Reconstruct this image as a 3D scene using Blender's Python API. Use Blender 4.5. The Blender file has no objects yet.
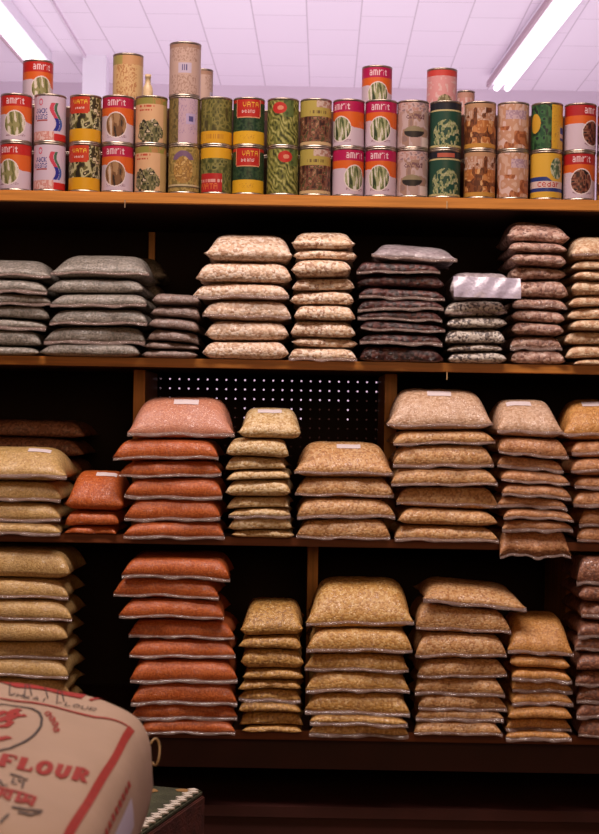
import bpy, bmesh, math, random
from mathutils import Matrix, Vector
C = bpy.context.scene
COL = C.collection
PI = math.pi
random.seed(7)

# ------------------------------------------------------------------ camera, world, lights, exposure
F_PX, DIST, EYE, ROLL = 1500.0, 3.5, 1.3, 0.017
cd = bpy.data.cameras.new('camera'); cam = bpy.data.objects.new('camera', cd); COL.objects.link(cam)
cd.sensor_fit = 'VERTICAL'; cd.sensor_height = 36.0; cd.lens = F_PX / 834 * 36
cd.dof.use_dof = True; cd.dof.focus_distance = 3.5; cd.dof.aperture_fstop = 13
cd.clip_start = 0.05; cd.clip_end = 100
cam.matrix_world = Matrix.Translation((0, -DIST, EYE)) @ Matrix.Rotation(PI/2, 4, 'X') @ Matrix.Rotation(ROLL, 4, 'Z')
C.camera = cam

w = bpy.data.worlds.new('world'); C.world = w; w.use_nodes = True
w.node_tree.nodes['Background'].inputs[0].default_value = (0.8, 0.7, 0.9, 1)
w.node_tree.nodes['Background'].inputs[1].default_value = 0.02

def area(name, loc, target, sx, sy, power, color):
    d = bpy.data.lights.new(name, 'AREA'); d.shape = 'RECTANGLE'; d.size = sx; d.size_y = sy
    d.energy = power; d.color = color
    o = bpy.data.objects.new(name, d); COL.objects.link(o); o.location = loc
    o.rotation_euler = (Vector(target) - Vector(loc)).to_track_quat('-Z', 'Y').to_euler()
    return o
area('aisle_light', (-0.2, -1.15, 3.45), (0, 0.0, 1.0), 2.4, 0.5, 72, (1.0, 0.83, 0.76))
area('warm_fill_light', (0.4, -4.6, 2.1), (0, 0.0, 1.3), 2.4, 1.2, 24, (1.0, 0.58, 0.28))  # warm fill added from the camera side, no window there
area('back_room_uplight', (0, 5.0, 0.9), (0, 5.0, 3.0), 6.0, 4.5, 116, (1.0, 0.9, 0.95))  # unseen uplight added to brighten the far ceiling
area('back_wall_fill', (0, 1.9, 1.45), (0, 6.8, 2.6), 3.0, 0.6, 55, (1.0, 0.92, 0.96))  # unseen fill added behind the shelves for back wall and column
C.view_settings.view_transform = 'Standard'; C.view_settings.look = 'None'
C.view_settings.gamma = 1; C.view_settings.exposure = 0.0
C.view_settings.use_curve_mapping = False

# ------------------------------------------------------------------ helpers
def at(px, py, d):
    """photo pixel at distance d from the camera plane -> world (x, y, z)"""
    dx, dy = px - 299.5, py - 417.0
    c, s = math.cos(ROLL), math.sin(ROLL)
    return Vector(((dx*c + dy*s) * d / F_PX, d - DIST, EYE - (-dx*s + dy*c) * d / F_PX))

def lin(c):
    return tuple((v/12.92 if v <= 0.04045 else ((v+0.055)/1.055)**2.4) for v in c)
def srgb(r, g, b): return lin((r/255, g/255, b/255))

def mat(name, col, rough=0.6, metal=0.0, noise=0.0, nscale=30, bump=0.0, bscale=80, emit=None, estr=0, spec=0.5, alpha=1.0, coat=0.0, stretch=None):
    m = bpy.data.materials.new(name); m.use_nodes = True
    nt = m.node_tree; b = nt.nodes['Principled BSDF']
    b.inputs['Base Color'].default_value = (*col, 1); b.inputs['Roughness'].default_value = rough
    b.inputs['Metallic'].default_value = metal; b.inputs['Specular IOR Level'].default_value = spec
    b.inputs['Alpha'].default_value = alpha; b.inputs['Coat Weight'].default_value = coat
    tc = nt.nodes.new('ShaderNodeTexCoord'); mp = nt.nodes.new('ShaderNodeMapping')
    nt.links.new(tc.outputs['Object'], mp.inputs[0])
    if stretch: mp.inputs['Scale'].default_value = stretch
    if noise:
        n = nt.nodes.new('ShaderNodeTexNoise'); n.inputs['Scale'].default_value = nscale; n.inputs['Detail'].default_value = 5
        nt.links.new(mp.outputs[0], n.inputs['Vector'])
        r = nt.nodes.new('ShaderNodeValToRGB'); nt.links.new(n.outputs['Fac'], r.inputs[0])
        r.color_ramp.elements[0].position = 0.3; r.color_ramp.elements[1].position = 0.7
        r.color_ramp.elements[0].color = (*[max(0, v*(1-noise)) for v in col], 1)
        r.color_ramp.elements[1].color = (*[min(1, v*(1+noise)) for v in col], 1)
        nt.links.new(r.outputs[0], b.inputs['Base Color'])
    if bump:
        n = nt.nodes.new('ShaderNodeTexNoise'); n.inputs['Scale'].default_value = bscale; n.inputs['Detail'].default_value = 4
        nt.links.new(mp.outputs[0], n.inputs['Vector'])
        bp = nt.nodes.new('ShaderNodeBump'); bp.inputs['Strength'].default_value = bump; bp.inputs['Distance'].default_value = 0.01
        nt.links.new(n.outputs['Fac'], bp.inputs['Height']); nt.links.new(bp.outputs[0], b.inputs['Normal'])
    if emit:
        b.inputs['Emission Color'].default_value = (*emit, 1); b.inputs['Emission Strength'].default_value = estr
    return m

def grain_mat(name, cols, cell, rough=0.5, coat=0.55, film=0.0, wr=1.5):
    """loose pulses under clear plastic film: voronoi grains, wrinkled glossy coat"""
    m = bpy.data.materials.new(name); m.use_nodes = True
    nt = m.node_tree; b = nt.nodes['Principled BSDF']; L = nt.links.new
    tc = nt.nodes.new('ShaderNodeTexCoord')
    v = nt.nodes.new('ShaderNodeTexVoronoi'); v.inputs['Scale'].default_value = 1.0/cell
    L(tc.outputs['Object'], v.inputs['Vector'])
    sep = nt.nodes.new('ShaderNodeSeparateColor'); L(v.outputs['Color'], sep.inputs[0])
    r = nt.nodes.new('ShaderNodeValToRGB'); L(sep.outputs[0], r.inputs[0]); r.color_ramp.interpolation = 'CONSTANT'
    els = r.color_ramp.elements
    while len(els) < len(cols): els.new(0.5)
    for i, c in enumerate(cols):
        els[i].position = i/len(cols); els[i].color = (*c, 1)
    # milky film patches where the plastic lies loose (also paints sheen on the top bags)
    n2 = nt.nodes.new('ShaderNodeTexNoise'); n2.inputs['Scale'].default_value = 14; n2.inputs['Detail'].default_value = 6
    L(tc.outputs['Object'], n2.inputs['Vector'])
    r2 = nt.nodes.new('ShaderNodeValToRGB'); L(n2.outputs['Fac'], r2.inputs[0])
    r2.color_ramp.elements[0].position = 0.5; r2.color_ramp.elements[1].position = 0.75
    r2.color_ramp.elements[0].color = (0,0,0,1); q = 0.04 + film; r2.color_ramp.elements[1].color = (q,q,q,1)
    ad = nt.nodes.new('ShaderNodeMath'); ad.operation = 'ADD'; ad.inputs[1].default_value = film; ad.use_clamp = True
    L(r2.outputs[0], ad.inputs[0])
    mx = nt.nodes.new('ShaderNodeMix'); mx.data_type = 'RGBA'; L(ad.outputs[0], mx.inputs[0])
    L(r.outputs[0], mx.inputs[6]); mx.inputs[7].default_value = (0.72, 0.66, 0.70, 1)
    L(mx.outputs[2], b.inputs['Base Color'])
    bp = nt.nodes.new('ShaderNodeBump'); bp.inputs['Strength'].default_value = 0.5; bp.inputs['Distance'].default_value = cell*0.5
    bp.invert = True
    L(v.outputs['Distance'], bp.inputs['Height']); L(bp.outputs[0], b.inputs['Normal'])
    b.inputs['Roughness'].default_value = rough
    b.inputs['Coat Weight'].default_value = coat; b.inputs['Coat Roughness'].default_value = 0.14
    n = nt.nodes.new('ShaderNodeTexNoise'); n.inputs['Scale'].default_value = 32; n.inputs['Detail'].default_value = 3; n.inputs['Distortion'].default_value = 1.6
    L(tc.outputs['Object'], n.inputs['Vector'])
    b2 = nt.nodes.new('ShaderNodeBump'); b2.inputs['Strength'].default_value = 0.7*wr; b2.inputs['Distance'].default_value = 0.012
    L(n.outputs['Fac'], b2.inputs['Height']); L(b2.outputs[0], b.inputs['Coat Normal'])
    return m

def link(name, me, m, parent=None, loc=(0,0,0), rot=(0,0,0), smooth=False):
    o = bpy.data.objects.new(name, me); COL.objects.link(o)
    if m: me.materials.append(m)
    if smooth: me.polygons.foreach_set('use_smooth', [True]*len(me.polygons))
    o.location = loc; o.rotation_euler = rot
    if parent: o.parent = parent
    return o
def box_mesh(lo, hi, bev=0.0):
    bm = bmesh.new(); bmesh.ops.create_cube(bm, size=1)
    for v in bm.verts:
        v.co = Vector([lo[i] + (v.co[i]+0.5)*(hi[i]-lo[i]) for i in range(3)])
    if bev: bmesh.ops.bevel(bm, geom=bm.edges[:], offset=bev, segments=2, affect='EDGES')
    me = bpy.data.meshes.new('box'); bm.to_mesh(me); bm.free(); return me
def box(name, lo, hi, m, parent=None, bev=0.0, **k): return link(name, box_mesh(lo, hi, bev), m, parent, **k)
def empty(name, loc=(0,0,0), rz=0):
    o = bpy.data.objects.new(name, None); COL.objects.link(o); o.location = loc; o.rotation_euler = (0,0,rz); return o
def tag(o, label, cat, group=None, kind=None):
    if label: o['label'] = label
    if cat: o['category'] = cat
    if group: o['group'] = group
    if kind: o['kind'] = kind
    return o
def struct(o): o['kind'] = 'structure'; return o
def pydata(name, vs, fs):
    me = bpy.data.meshes.new(name); me.from_pydata(vs, [], fs); me.update(); return me

# ------------------------------------------------------------------ materials
M_ceil = bpy.data.materials.new('ceiling_tiles'); M_ceil.use_nodes = True
def _ceil():
    nt = M_ceil.node_tree; b = nt.nodes['Principled BSDF']; L = nt.links.new
    tc = nt.nodes.new('ShaderNodeTexCoord'); mp = nt.nodes.new('ShaderNodeMapping')
    mp.inputs['Rotation'].default_value = (0, 0, math.radians(90.9)); mp.inputs['Location'].default_value = (0.1, 0.075, 0)
    L(tc.outputs['Object'], mp.inputs[0])
    br = nt.nodes.new('ShaderNodeTexBrick'); L(mp.outputs[0], br.inputs['Vector'])
    br.inputs['Scale'].default_value = 1; br.inputs['Brick Width'].default_value = 0.61; br.inputs['Row Height'].default_value = 0.305
    br.inputs['Mortar Size'].default_value = 0.0045; br.inputs['Mortar Smooth'].default_value = 0.3; br.inputs['Bias'].default_value = -0.6
    br.inputs['Color1'].default_value = (*srgb(232, 216, 232), 1); br.inputs['Color2'].default_value = (*srgb(238, 224, 238), 1)
    br.inputs['Mortar'].default_value = (*srgb(200, 182, 198), 1)
    L(br.outputs['Color'], b.inputs['Base Color']); b.inputs['Roughness'].default_value = 0.8
_ceil()
M_wall = mat('wall_paint', srgb(214, 196, 212), 0.8, noise=0.03, nscale=3)
M_floor = mat('floor_lino', srgb(58, 34, 28), 0.5, noise=0.15, nscale=6)
M_wood = mat('shelf_wood', srgb(198, 128, 54), 0.42, noise=0.22, nscale=22, bump=0.05, bscale=60, stretch=(0.25, 2, 6))
M_board = mat('shaded_board_face', srgb(66, 34, 20), 0.7, noise=0.2, nscale=12)  # boards coloured dark to paint in the shadow between shelves
M_lipd = mat('shaded_edge_wood', srgb(120, 62, 30), 0.5, noise=0.2, nscale=22, stretch=(0.25, 2, 6))  # shaded copy of the shelf wood, for lips under overhanging bags
M_woodv = mat('divider_wood', srgb(222, 152, 74), 0.45, noise=0.22, nscale=22, bump=0.05, stretch=(6, 3, 0.3))
M_dark = mat('dark_hardboard', srgb(38, 22, 18), 0.85, noise=0.2, nscale=8)
M_plinth = mat('plinth_stain', srgb(64, 26, 20), 0.6, noise=0.2, nscale=8)
M_steel = mat('tin_steel', srgb(180, 165, 150), 0.32, metal=0.9)
M_white = mat('fixture_enamel', srgb(235, 228, 240), 0.4)
M_tube = mat('fluorescent_tube', (1, 1, 1), 0.4, emit=(1.0, 0.93, 1.0), estr=1.6)
M_label = mat('white_sticker', srgb(235, 220, 222), 0.5, noise=0.04, nscale=60)
M_film = mat('plastic_seal', srgb(186, 160, 150), 0.09, alpha=0.28, bump=0.8, bscale=70, coat=0.6)
M_flap = mat('loose_plastic_film', srgb(215, 205, 225), 0.2, alpha=0.82, bump=0.8, bscale=30, coat=0.6)

S = srgb
G = {
 'slate':   grain_mat('slate_green_grain', [S(122,114,102), S(142,134,122), S(104,98,86), S(156,146,134)], 0.0035, coat=0.8, film=0.05),
 'brown':   grain_mat('grey_brown_grain', [S(128,104,92), S(150,124,112), S(112,90,78)], 0.0035, coat=0.6, film=0.06),
 'pea':     grain_mat('buff_pea_grain', [S(214,176,140), S(236,206,178), S(188,144,108), S(242,220,200)], 0.0065, coat=0.5, film=0.08),
 'pea2':    grain_mat('cream_pea_grain', [S(224,186,146), S(240,212,182), S(178,130,92), S(246,226,204)], 0.006, coat=0.5, film=0.08),
 'kidney':  grain_mat('dark_kidney_grain', [S(62,28,28), S(82,38,34), S(44,20,20), S(104,60,54)], 0.009, coat=1.0, film=0.0, wr=2.4),
 'hazy':    grain_mat('hazy_film_grain', [S(120,96,100), S(150,128,134), S(96,66,68)], 0.008, coat=1.0, film=0.35, wr=1.3),
 'speckle': grain_mat('speckled_bean_grain', [S(196,184,170), S(72,60,56), S(214,204,192), S(120,104,92)], 0.0055, coat=0.7, film=0.05),
 'pinto':   grain_mat('pinto_bean_grain', [S(158,112,92), S(190,146,126), S(128,84,66), S(206,172,154)], 0.0065, coat=0.7, film=0.05),
 'ivory':   grain_mat('ivory_bean_grain', [S(222,184,142), S(240,212,176), S(200,152,108)], 0.006, coat=0.5, film=0.07),
 'yellow':  grain_mat('yellow_lentil_grain', [S(208,168,96), S(222,184,116), S(192,148,78)], 0.0032, coat=0.6, film=0.05),
 'red':     grain_mat('red_lentil_grain', [S(198,98,40), S(212,114,54), S(180,84,32)], 0.0028, coat=0.5, film=0.0),
 'redtop':  grain_mat('red_lentil_sheen', [S(208,128,88), S(218,142,102), S(194,112,74)], 0.0028, coat=0.6, film=0.10),  # paler copy of red, overhead sheen painted into the top bag
 'rose':    grain_mat('rose_buff_sheen', [S(216,174,136), S(228,190,156), S(196,150,110)], 0.0045, coat=0.7, film=0.08),  # pinkish sheen of the overhead light put into the colour
 'buff':    grain_mat('buff_grain', [S(220,184,124), S(232,200,146), S(196,154,92), S(238,212,166)], 0.005, coat=0.5, film=0.04),
 'tan':     grain_mat('tan_grain', [S(208,152,88), S(222,170,108), S(184,126,66), S(228,184,130)], 0.0045, coat=0.6, film=0.04),
 'amber':   grain_mat('amber_grain', [S(214,150,72), S(226,168,92), S(194,130,56)], 0.0035, coat=0.6, film=0.03),
 'olive':   grain_mat('olive_gold_grain', [S(206,156,78), S(190,140,62), S(220,176,104), S(168,120,54)], 0.0052, coat=0.5, film=0.03),
 'gold':    grain_mat('gold_split_pea_grain', [S(222,172,92), S(208,154,74), S(234,192,122), S(190,136,62)], 0.0048, coat=0.5, film=0.03),
 'umber':   grain_mat('umber_grain', [S(150,92,60), S(174,114,80), S(122,70,44)], 0.005, coat=0.8, film=0.05),
 'burnt':   grain_mat('burnt_amber_grain', [S(202,138,84), S(216,158,106), S(180,116,64)], 0.004, coat=0.8, film=0.04),
}

# ------------------------------------------------------------------ room shell
CEIL = EYE + 2.27
RX, RY0, RY1 = 4.6, -5.2, 6.8
struct(box('floor', (-RX, RY0, -0.1), (RX, RY1, 0), M_floor))
struct(box('ceiling', (-RX, RY0, CEIL), (RX, RY1, CEIL+0.1), M_ceil))
struct(box('wall_back', (-RX, RY1, 0), (RX, RY1+0.1, CEIL), M_wall))
struct(box('wall_left', (-RX-0.1, RY0, 0), (-RX, RY1, CEIL), M_wall))
struct(box('wall_right', (RX, RY0, 0), (RX+0.1, RY1, CEIL), M_wall))
struct(box('wall_front', (-RX, RY0-0.1, 0), (RX, RY0, CEIL), M_plinth))
# square white column that meets the ceiling at the far left
p = at(94.5, 60, 9.5)
struct(box('column', (p.x-0.075, p.y, 0), (p.x+0.075, p.y+0.15, CEIL), M_white))
# raised ceiling rib running away at the far left
pa, pb = at(50, 0, 8.17), at(85, 60, 9.5)
rib = box('trim_1', (-0.006, -3.5, -0.02), (0.006, 0.2, 0), M_wall, loc=(pb.x, pb.y, CEIL), rot=(0, 0, math.atan2(-(pb.x-pa.x), pb.y-pa.y)))
struct(rib)

def fixture(label, far, near, length=3.6, hang=0.0):
    d = (Vector(near) - Vector(far)); d.z = 0; d.normalize()
    t = empty('fluorescent_light', (far[0], far[1], CEIL - 0.11 - hang), math.atan2(d.x, -d.y))
    tag(t, label, 'ceiling light', 'fluorescent lights on the far ceiling')
    box('housing', (-0.075, -length, 0.035), (0.075, 0, 0.11 + hang), M_white, t, bev=0.004)
    box('reflector_edge', (-0.098, -length, 0.02), (-0.080, -0.02, 0.055), mat('fixture_side', S(176,146,158), 0.5), t)
    for sx in (-0.035, 0.035):
        bm = bmesh.new(); bmesh.ops.create_cone(bm, cap_ends=True, segments=16, radius1=0.02, radius2=0.02, depth=length-0.08)
        me = bpy.data.meshes.new('tube'); bm.to_mesh(me); bm.free()
        link('tube', me, M_tube, t, loc=(sx, -length/2, 0.012), rot=(PI/2, 0, 0), smooth=True)
    return t
a1, a2 = at(501, 75, 9.85), at(553, 0, 8.17)
fixture('long fluorescent ceiling light at the right, above the tins', a1, a2)
a1, a2 = at(40, 60, 9.45), at(-6, 0, 8.17)
fixture('long fluorescent ceiling light at the left, cut by the frame', a1, a2)

# ------------------------------------------------------------------ shelving
Z1, Z2, Z3, Z4 = 1.818, 1.432, 1.018, 0.567
DEP = 0.56
unit = tag(empty('shelving_unit', (0, 0, 0)), 'long open wooden shelving holding tins and stacked bags of pulses', 'shelves')
XL, XR = -1.12, 1.12
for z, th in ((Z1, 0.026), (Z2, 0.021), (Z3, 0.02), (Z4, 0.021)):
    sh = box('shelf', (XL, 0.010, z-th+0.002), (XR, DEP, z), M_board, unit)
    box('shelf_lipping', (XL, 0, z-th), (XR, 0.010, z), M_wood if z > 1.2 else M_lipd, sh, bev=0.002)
def divider(pxl, pxr, y0, ztop, zbot, ypx):
    a, b = at(pxl, ypx, DIST+y0), at(pxr, ypx, DIST+y0)
    box('divider', (a.x, y0, zbot), (b.x, DEP, ztop), M_woodv, unit, bev=0.0015)
SB = 0.235
divider(133.5, 145, SB, Z2-0.021, Z3, 390); divider(385, 397, SB, Z2-0.021, Z3, 390)
divider(307.5, 318, SB, Z3-0.02, Z4, 570); divider(566, 576, SB, Z3-0.02, Z4, 600)
box('end_panel', (XL-0.022, 0, 0), (XL, DEP, Z1), M_woodv, unit); box('end_panel', (XR, 0, 0), (XR+0.022, DEP, Z1), M_woodv, unit)
box('back_panel', (XL, DEP, Z2-0.021), (XR, DEP+0.008, Z1), M_dark, unit)
pgl, pgr = at(140, 400, DIST+SB).x, at(391, 400, DIST+SB).x
box('back_panel', (XL, DEP, Z3), (pgl, DEP+0.008, Z2-0.021), M_dark, unit)
box('back_panel', (pgr, DEP, Z3), (XR, DEP+0.008, Z2-0.021), M_dark, unit)
box('back_panel', (XL, DEP, 0.0), (XR, DEP+0.008, Z3), M_dark, unit)
# pegboard: a real perforated sheet, 25 mm pitch
def pegboard():
    pitch = 0.0254; r = 0.0027; K = 8; vs = []; fs = []
    nx = int((pgr-pgl)/pitch); x0 = pgl + ((pgr-pgl) - nx*pitch)/2; ztop = Z2-0.021; zb = Z3; nz = int((ztop-zb)/pitch)
    for side, y in ((0, DEP), (1, DEP+0.004)):
        for i in range(nx):
            for j in range(nz):
                cx, cz = x0+(i+0.5)*pitch, ztop-(j+0.5)*pitch-0.001
                h = pitch/2; sq = []; ci = []
                for k in range(K):
                    a = PI/4*k + PI/8*0; ca, sa = math.cos(a), math.sin(a); m = max(abs(ca), abs(sa))
                    sq.append(len(vs)); vs.append((cx+h*ca/m, y, cz+h*sa/m))
                    ci.append(len(vs)); vs.append((cx+r*ca, y, cz+r*sa))
                for k in range(K):
                    n = (k+1) % K; fs.append((sq[k], sq[n], ci[n], ci[k]) if side == 0 else (ci[k], ci[n], sq[n], sq[k]))
    link('pegboard', pydata('pegboard', vs, fs), M_dark, unit)
    e = x0 - pgl
    for lo, hi in (((pgl-0.004, DEP+0.004, zb), (x0+0.004, DEP+0.010, ztop)), ((pgr-e-0.004, DEP+0.004, zb), (pgr+0.004, DEP+0.010, ztop)), ((pgl, DEP+0.004, ztop-0.004), (pgr, DEP+0.010, ztop+0.004))):
        box('leak_strip', lo, hi, M_dark, unit)  # unseen strips added behind the sheet to block light leaks
    for lo, hi in (((pgl, DEP, zb), (x0, DEP+0.004, ztop)), ((pgr-e, DEP, zb), (pgr, DEP+0.004, ztop)), ((pgl, DEP, zb), (pgr, DEP+0.004, ztop-nz*pitch-0.001))):
        box('pegboard_edge', lo, hi, M_dark, unit)
pegboard()
box('apron', (XL, 0.04, 0.47), (XR, 0.06, Z4-0.021), M_plinth, unit)
box('bottom_shelf', (XL, 0.02, 0.36), (XR, DEP, 0.385), M_plinth, unit)
box('plinth', (XL, 0.03, 0), (XR, 0.05, 0.36), M_plinth, unit)
for px, py in ((125, 200), (447, 201), (447, 372)):
    q = at(px, py, DIST-0.002)
    box('price_hook', (q.x-0.0012, -0.003, q.z-0.018), (q.x+0.0012, 0, q.z), M_steel, unit)
q = at(152, 232, DIST+0.5)
box('wood_batten', (q.x-0.008, 0.50, Z2), (q.x+0.008, 0.52, q.z), M_woodv, unit)

cab = tag(empty('hole_occluder', (0, 1.2, 0)), 'dark cabinet added to dim the lower pegboard holes', 'occluder')  # unseen dark blocks, added to vary the brightness of the holes
box('body', (-1.2, 0, 0), (1.2, 0.4, 1.285), M_plinth, cab)
for k, (xa, xb, zz) in enumerate(((-1.2, -0.46, 1.50), (-0.30, -0.20, 1.345), (0.02, 0.13, 1.33), (0.18, 0.40, 1.37), (0.42, 1.2, 1.42))):
    o = box('blocker', (xa, 1.25, 1.285), (xb, 1.5, zz), M_plinth)
    tag(o, ['wide', 'small', 'slim', 'middling', 'long'][k] + ' dark carton on the cabinet added behind the pegboard', 'blocker')

# ------------------------------------------------------------------ bags
def shape(u, v, top):
    if top: return max(0, 1-abs(u)**6.5)**1.0 * max(0, 1-abs(v)**2.3)**0.72
    return max(0, 1-abs(u)**10)**0.95 * max(0, 1-abs(v)**10)**0.48

ORD = ['top', 'second', 'third', 'fourth', 'fifth', 'sixth', 'seventh', 'eighth', 'ninth', 'tenth', 'eleventh']

def make_bag(name, W, D, zb, zt, gb, gt, m, domed, seal, lab, rnd, droop=0.0):
    """W wide, D deep; zb/zt interface heights; gb/gt (tilt, sag) of the bottom and top surface.
    local origin: centre of the base, front faces -Y."""
    nu, nv = 34, 26
    T = zt - zb
    zs = (0.12 + (0.28 if name == 'bag_of_beans' or W < 0.22 else 0.16)*rnd.random()) * T if not domed else min(0.22*T, 0.013 + 0.005*rnd.random())
    ph = [rnd.random()*6.28 for _ in range(8)]
    lump = 0.14 if not domed else 0.08
    ear = 0.022 + 0.015*rnd.random()
    def gfun(g, u): return g[0]*u + g[1]*(u*u)
    def xy(u, v):
        su = math.sin(u*PI/2); 
        x = W/2 * u * (1 - ear*(1-v*v)*1.3*abs(u)**3)
        y = D/2 * v * (1 - ear*(1-u*u)*0.9*abs(v)**3)
        x += 0.0022*math.sin(5*v+ph[0])*abs(u)**4 - 0.004*u*abs(u)**5*(1-abs(v)**6); y += 0.0026*math.sin(4*u+ph[1])*abs(v)**4 + 0.0012*math.sin(13*u+ph[2])*abs(v)**4
        return x, y
    def surf(u, v, up):
        x, y = xy(u, v); f = shape(u, v, domed and up)
        n = (math.sin(3.1*u+ph[3])*math.sin(2.7*v+ph[4]) + 0.5*math.sin(8*u+ph[5])*math.cos(6*v+ph[6]) + 0.35*math.sin(17*u+ph[7]+3*v))
        gb_, gt_ = gfun(gb, u), gfun(gt, u)
        sz = zs + gb_ + (gt_-gb_)*zs/T + 0.0015*math.sin(6*u+ph[2])
        lo, hi = gb_ + 0.0006, T + gt_ - 0.0006
        if up: z = sz + (hi-sz)*f*(1 - lump*(0.32+0.28*n)*(1-0.5*f))
        else:  z = sz - (sz-lo)*f
        if up and not domed: z = min(z, hi)
        if droop:
            yy = y + D/2
            k = max(0.0, 1 - yy/0.055); z -= droop*k*k
        return (x, y, z)
    U = [math.copysign(abs(t)**0.72, t) for t in [(-1 + 2*i/nu) for i in range(nu+1)]]
    V = [math.copysign(abs(t)**0.72, t) for t in [(-1 + 2*i/nv) for i in range(nv+1)]]
    vs, fs, idx = [], [], {}
    for i, u in enumerate(U):
        for j, v in enumerate(V):
            idx[(i,j,1)] = len(vs); vs.append(surf(u, v, True))
            if i in (0, nu) or j in (0, nv): idx[(i,j,0)] = idx[(i,j,1)]
            else: idx[(i,j,0)] = len(vs); vs.append(surf(u, v, False))
    for i in range(nu):
        for j in range(nv):
            fs.append((idx[(i,j,1)], idx[(i+1,j,1)], idx[(i+1,j+1,1)], idx[(i,j+1,1)]))
            fs.append((idx[(i,j,0)], idx[(i,j+1,0)], idx[(i+1,j+1,0)], idx[(i+1,j,0)]))
    o = link(name, pydata('bag', vs, fs), m, smooth=True)
    if seal:
        vs, fs = [], []; n = 40; h = 0.007 + 0.003*rnd.random()
        for i in range(n+1):
            u = -0.985 + 1.97*i/n
            x, y, z = surf(u, -1, True)
            wv = 0.0005*math.sin(14*u+ph[3]) + 0.0003*math.sin(37*u+ph[5])
            e = h*(1 + 0.12*math.sin(9*u+ph[4]))
            for (dy, dz) in ((0.003, 0.0012), (-0.40*e, -0.45*e+wv*0.6), (-0.66*e, -0.95*e+wv)):
                vs.append((x, y+dy+wv, z+dz))
            for (dy, dz) in ((0.003, 0.0004), (-0.40*e+0.0008, -0.45*e+wv*0.6-0.0008), (-0.66*e+0.0010, -0.95*e+wv)):
                vs.append((x, y+dy+wv, z+dz))
        for i in range(n):
            a, b = i*6, (i+1)*6
            fs += [(a, a+1, b+1, b), (a+1, a+2, b+2, b+1), (a+3, b+3, b+4, a+4), (a+4, b+4, b+5, a+5), (a+2, a+5, b+5, b+2)]
        link('seal_strip', pydata('seal', vs, fs), M_film, o, smooth=True)
    if lab is not None:
        u0, v0, lw, ld = lab; n = 8; vs, fs = [], []
        for i in range(n+1):
            for j in range(n+1):
                u = u0 + (i/n-0.5)*lw/(W/2); v = v0 + (j/n-0.5)*ld/(D/2)
                x, y, z = surf(u, v, True); vs.append((x, y, z+0.0012))
        for i in range(n):
            for j in range(n):
                a = i*(n+1)+j; fs.append((a, a+n+1, a+n+2, a+1))
        link('paper_label', pydata('label', vs, fs), M_label, o, smooth=True)
    return o, surf

def stack(name, desc, group, shelfz, y0, m, rows, sealp=0.5, label_px=None, depth=0.25, topmat=None, tilts=None, domed=True, droop=0.0, toptilt=0.0, cat='bag'):
    rnd = random.Random(hash_str(desc))
    n = len(rows)
    zs = []
    for k, (x0, x1, yt) in enumerate(rows):
        d = DIST + y0 + (0.11 if (k == 0 and domed) else 0.035)
        zs.append(at((max(x0, -40)+min(x1, 640))/2, yt, d).z)
    zs.append(shelfz)
    gs = [(toptilt, 0)]
    for k in range(1, n): gs.append(((rnd.random()-0.5)*0.007, (rnd.random()-0.75)*0.006))
    gs.append((0, 0))
    if tilts:
        for k, t in tilts.items(): gs[k] = (t, gs[k][1])
    out = []
    for k, (x0, x1, yt) in enumerate(rows):
        yf = y0 + (rnd.random()-0.5)*0.016
        d = DIST + yf
        a, b = at(x0, yt+8, d), at(x1, yt+8, d)
        W = (b.x-a.x)*1.035
        zb, zt = zs[k+1], zs[k]
        if zt - zb < 0.014: zt = zb + 0.014
        lab = None
        if k == 0 and label_px:
            lx, lv, lw = label_px
            lab = (max(-0.6, min(0.6, (lx - (x0+x1)/2)/((x1-x0)/2))), lv, lw, 0.023)
        o, _ = make_bag(name, W, depth*(0.96+0.06*rnd.random()), zb, zt, gs[k+1], gs[k], (topmat if (k == 0 and topmat) else m), k == 0 and domed, rnd.random() < sealp, lab, rnd, droop if k == n-1 else 0.0)
        o.location = ((a.x+b.x)/2, yf + depth/2, zb)
        if W < 0.3: o.rotation_euler = (0, 0, math.radians((rnd.random()-0.5)*3.5))
        if k == 0: pos = 'topmost bag of the'
        elif k == n-1: pos = 'bottom bag of the'
        else: pos = ORD[k] + ' bag down in the'
        tag(o, pos + ' ' + desc, cat, group)
        out.append(o)
    return out
def hash_str(s):
    h = 17
    for ch in s: h = (h*131 + ord(ch)) % 1000003
    return h
def rows(x0s, x1s, ys): return [(a, b, c) for a, b, c in zip(x0s, x1s, ys)]

# upper bag shelf
gU = 'bags of pulses on the upper bag shelf'; gM = 'bags of pulses on the middle bag shelf'; gB = 'bags of pulses on the bottom bag shelf'
BL, BB = 'bag_of_lentils', 'bag_of_beans'
stack(BL, 'slate-grey stack cut off by the left frame edge, upper shelf', gU, Z2, -0.015, G['slate'],
      rows([-55]*7, [50,46,50,48,47,42,39], [260,279,293,305,318,329,346]), 0.3, tilts={1: -0.002})
stack(BL, 'wide slate-green stack of flat bags, upper shelf', gU, Z2, -0.03, G['slate'],
      rows([52,50,53,51,45,41], [149,145,147,147,144,139], [255,278,294,309,326,343]), 0.5)
stack(BL, 'slate stack hidden behind the wide slate-green one', gU, Z2, 0.25, G['slate'],
      rows([72,72,70,72], [165,163,166,164], [258,280,306,332]), 0.0, depth=0.21)
stack(BL, 'short grey-brown stack beside the buff pea stack', gU, Z2, -0.02, G['brown'],
      rows([152,151,150,148,143,142], [199,199,200,199,198,197], [294,306,318,330,342,350]), 0.1, tilts={0:-0.003, 2:-0.004, 3:-0.005, 4:-0.004}, domed=False)
stack(BL, 'wide buff speckled pea stack, upper shelf', gU, Z2, -0.02, G['pea'],
      rows([205,197,196,204,207,203], [292,291,290,291,289,288], [234,262,283,300,321,341]), 0.15)
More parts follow.
